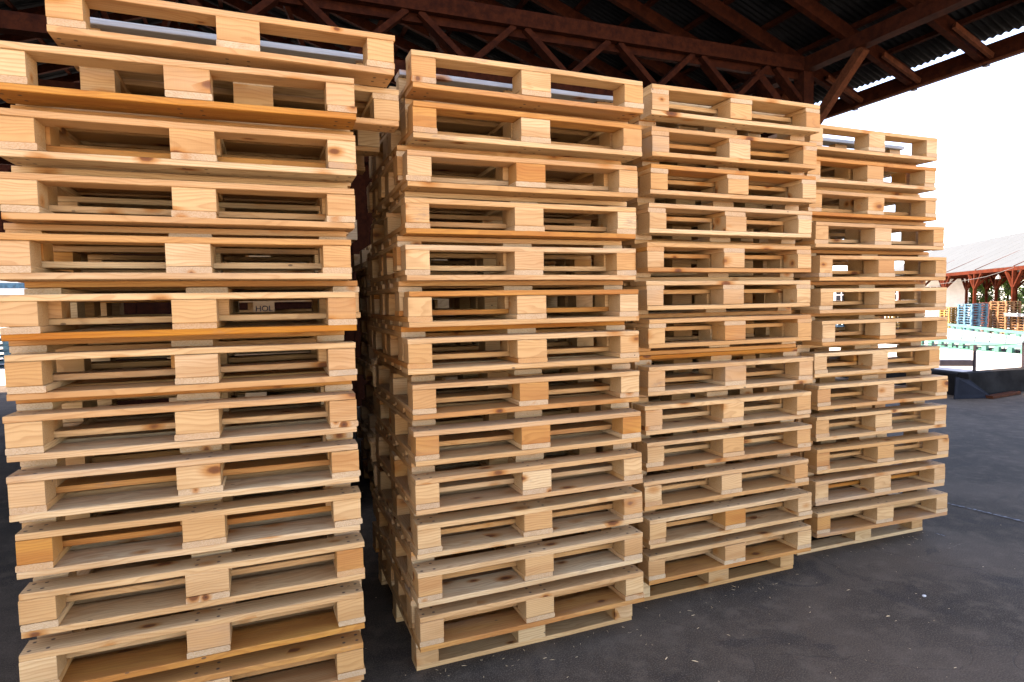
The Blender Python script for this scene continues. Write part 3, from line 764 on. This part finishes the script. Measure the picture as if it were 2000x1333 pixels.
for i, (px, d, h, rc, lb) in enumerate((
    (1872, 60, 6.0, 2.0, 'yellow green bushy tree behind the left posts of the far shed'),
    (1898, 64, 6.6, 2.2, 'mid green tree between the blue stack and the far shed posts'),
    (1922, 61, 5.8, 1.9, 'broad green tree just left of the sunlit far post'),
    (1950, 62, 6.6, 2.3, 'dense green tree right of the sunlit far post'),
    (1978, 65, 6.8, 2.3, 'dark green tree behind the brown stack'),
    (2004, 60, 6.0, 2.1, 'green tree at the right edge behind the far shed'),
    (2035, 62, 6.4, 2.2, 'tall green tree past the right end of the stacks'))):
    tree(px, d, h, rc, lb, 40+i)

# ------------------------------------------------------------------ left: glimpses between the first stack and the picture edge
def left_stack(px, dist, n, lab):
    me = WH.get(M_BLUE.name); c = at_d(px, 640, dist)
    for i in range(n):
        o = bpy.data.objects.new('stacked_pallet', me); o.location = (c.x + R.gauss(0, .02), c.y + R.gauss(0, .02), .001+i*.146)
        o.rotation_euler = (0, 0, rad(12)+R.gauss(0, .02)); tag(o, '%s blue pallet from the top of the stack %s' % (ORD[n-1-i], lab), 'pallet', 'blue pallets on the left'); C.objects.link(o)
left_stack(14, 17, 6, 'glimpsed left of the largest stack')
left_stack(-60, 17.5, 8, 'at the left picture edge')
q = at_d(5, 560, 34); q.z = 0
tr = empty('striped_trailer', q, rad(15)); tag(tr, 'white box trailer with blue stripes glimpsed past the largest stack', 'trailer')
m = MB(); m.box(-5, -1.2, 1.0, 5, 1.2, 3.6); m.build('box_body', M_WHITE, tr)
for z in (1.3, 2.0, 2.7):
    m = MB(); m.box(-5.01, -1.215, z, 5.01, -1.203, z+.3); m.build('stripe', M_BLUE, tr)
for x in (-3.6, -2.5, 3.2):
    m = MB(); m.tube([(x, -1.15, .5), (x, 1.15, .5)], .5, 14); m.build('wheel', M_BLACK, tr)
m = MB(); m.box(-5, -1.0, .75, 5, 1.0, .998); m.build('chassis', M_BLACK, tr)
for i, (px, d) in enumerate(((-30, 50), (12, 52), (45, 55))):
    tree(px, d, 6.5, 2.6, ['green tree far left beyond the trailer', 'leafy tree straight behind the striped trailer', 'green tree half hidden by the largest stack'][i], 70+i)

backdrop = empty('added_backdrop', (-9, 24, 0)); tag(backdrop, 'added dark boarded barn front glimpsed left of the largest stack', 'backdrop')  # added boards and roof that keep the left gap dark
def bp(m, name, mat):
    o = m.build(name, mat, backdrop); o.data.transform(Matrix.Translation((9, -24, 0))); return o
for i in range(30):
    x = -13.5 + i*.3
    if x > -4.6: break
    m = MB(); m.box(x, 24+.02*(i % 2), 3.0, x+.31, 24.018+.02*(i % 2), 6.6); bp(m, 'front_board', M_STAIN)
for x in (-13.4, -9, -4.8):
    m = MB(); m.box(x-.1, 24.1, 0, x+.1, 24.3, 6.4); bp(m, 'post', M_STAIN)
m = MB(); m.bar((-9, 23.6, 6.75), (-9, 33, 6.3), 9.6, .06); bp(m, 'roof', M_SHEET)
# ------------------------------------------------------------------ floor details
m = MB(); r = random.Random(8)
a, b = at_z(1842, 982, 0), at_z(2030, 1027, 0); a.z = b.z = 0
d = (b-a).normalized(); s_ = Vector((-d.y, d.x, 0)); t = 0; Ln = (b-a).length
vs_ = []
n = 60
for i in range(n+1):
    q = a + d*(Ln*i/n) + s_*r.uniform(-.003, .003); wd = .006 + .007*abs(math.sin(i*.37)) + r.uniform(0, .004)
    vs_ += [(q.x - s_.x*wd, q.y - s_.y*wd, .004), (q.x + s_.x*wd, q.y + s_.y*wd, .004)]
m.add(vs_, [(2*i, 2*i+1, 2*i+3, 2*i+2) for i in range(n) if r.random() > .18])
a, b = at_z(1826, 1043, 0), at_z(1846, 1049, 0)
m.add([(a.x, a.y, .004), (b.x, b.y, .004), (b.x+.012, b.y+.012, .004), (a.x+.004, a.y+.006, .004)], [(0, 1, 2, 3)])
def chalk():
    s = NT('worn_chalk_line'); tc = s.n('TexCoord'); nz = s.noise(tc.outputs['Object'], 45.0, 4.0, .7)
    return s.col(s.mix(s.ramp(nz, .42, .62), (.05, .047, .045), (.22, .215, .21)), .85)
tag(m.build('chalk_line_marking', chalk()), kind='structure')
# pebble
q = at_z(1805, 1166, 0); bm = bmesh.new(); bmesh.ops.create_icosphere(bm, subdivisions=2, radius=.009)
for v in bm.verts: v.co = Vector((v.co.x*1.2, v.co.y, v.co.z*.6 + .005)) * r.uniform(.93, 1.07)
me = bpy.data.meshes.new('pebble'); bm.to_mesh(me); bm.free(); me.materials.append(M_STONE)
o = bpy.data.objects.new('pebble', me); o.location = (q.x, q.y, 0); link(o); tag(o, 'small white pebble on the bare asphalt', 'pebble')
# wood chips and grit
m = MB()
for i in range(90):
    px, py = r.uniform(700, 2000), r.uniform(990, 1333)
    q = at_z(px, py, 0)
    if q.y > 2.35 + .12*max(0, q.x-.5) and q.x < 4.05 and q.x > .4: continue
    s_ = r.uniform(.0008, .0026)*(1 if r.random() < .9 else 1.8); an = r.uniform(0, 6.28); l = s_*r.uniform(1, 4)
    u = Vector((math.cos(an), math.sin(an), 0)); v = Vector((-u.y, u.x, 0))
    p = Vector((q.x, q.y, .0045)); h = Vector((0, 0, s_*.7))
    m.add([p - u*l - v*s_*.5, p + u*l - v*s_*.4, p + u*l*.8 + v*s_*.5, p - u*l + v*s_*.4, p + h], [(0, 1, 4), (1, 2, 4), (2, 3, 4), (3, 0, 4)])
for i in range(130):
    k = r.randrange(4); x0 = (-.75, .55, 1.7, 2.95)[k]; y0 = (2.42, 2.5, 2.62, 2.74)[k]
    s_ = r.uniform(.0008, .0022); an = r.uniform(0, 6.28); l = s_*r.uniform(2, 7)
    u = Vector((math.cos(an), math.sin(an), 0)); v = Vector((-u.y, u.x, 0))
    p = Vector((x0 + r.uniform(0, 1.05), y0 - abs(r.gauss(0, .09)) - .01, .0045)); h = Vector((0, 0, s_*.7))
    m.add([p - u*l - v*s_*.5, p + u*l - v*s_*.4, p + u*l*.8 + v*s_*.5, p - u*l + v*s_*.4, p + h], [(0, 1, 4), (1, 2, 4), (2, 3, 4), (3, 0, 4)])
tag(m.build('wood_chips', M_CHIP), kind='stuff')
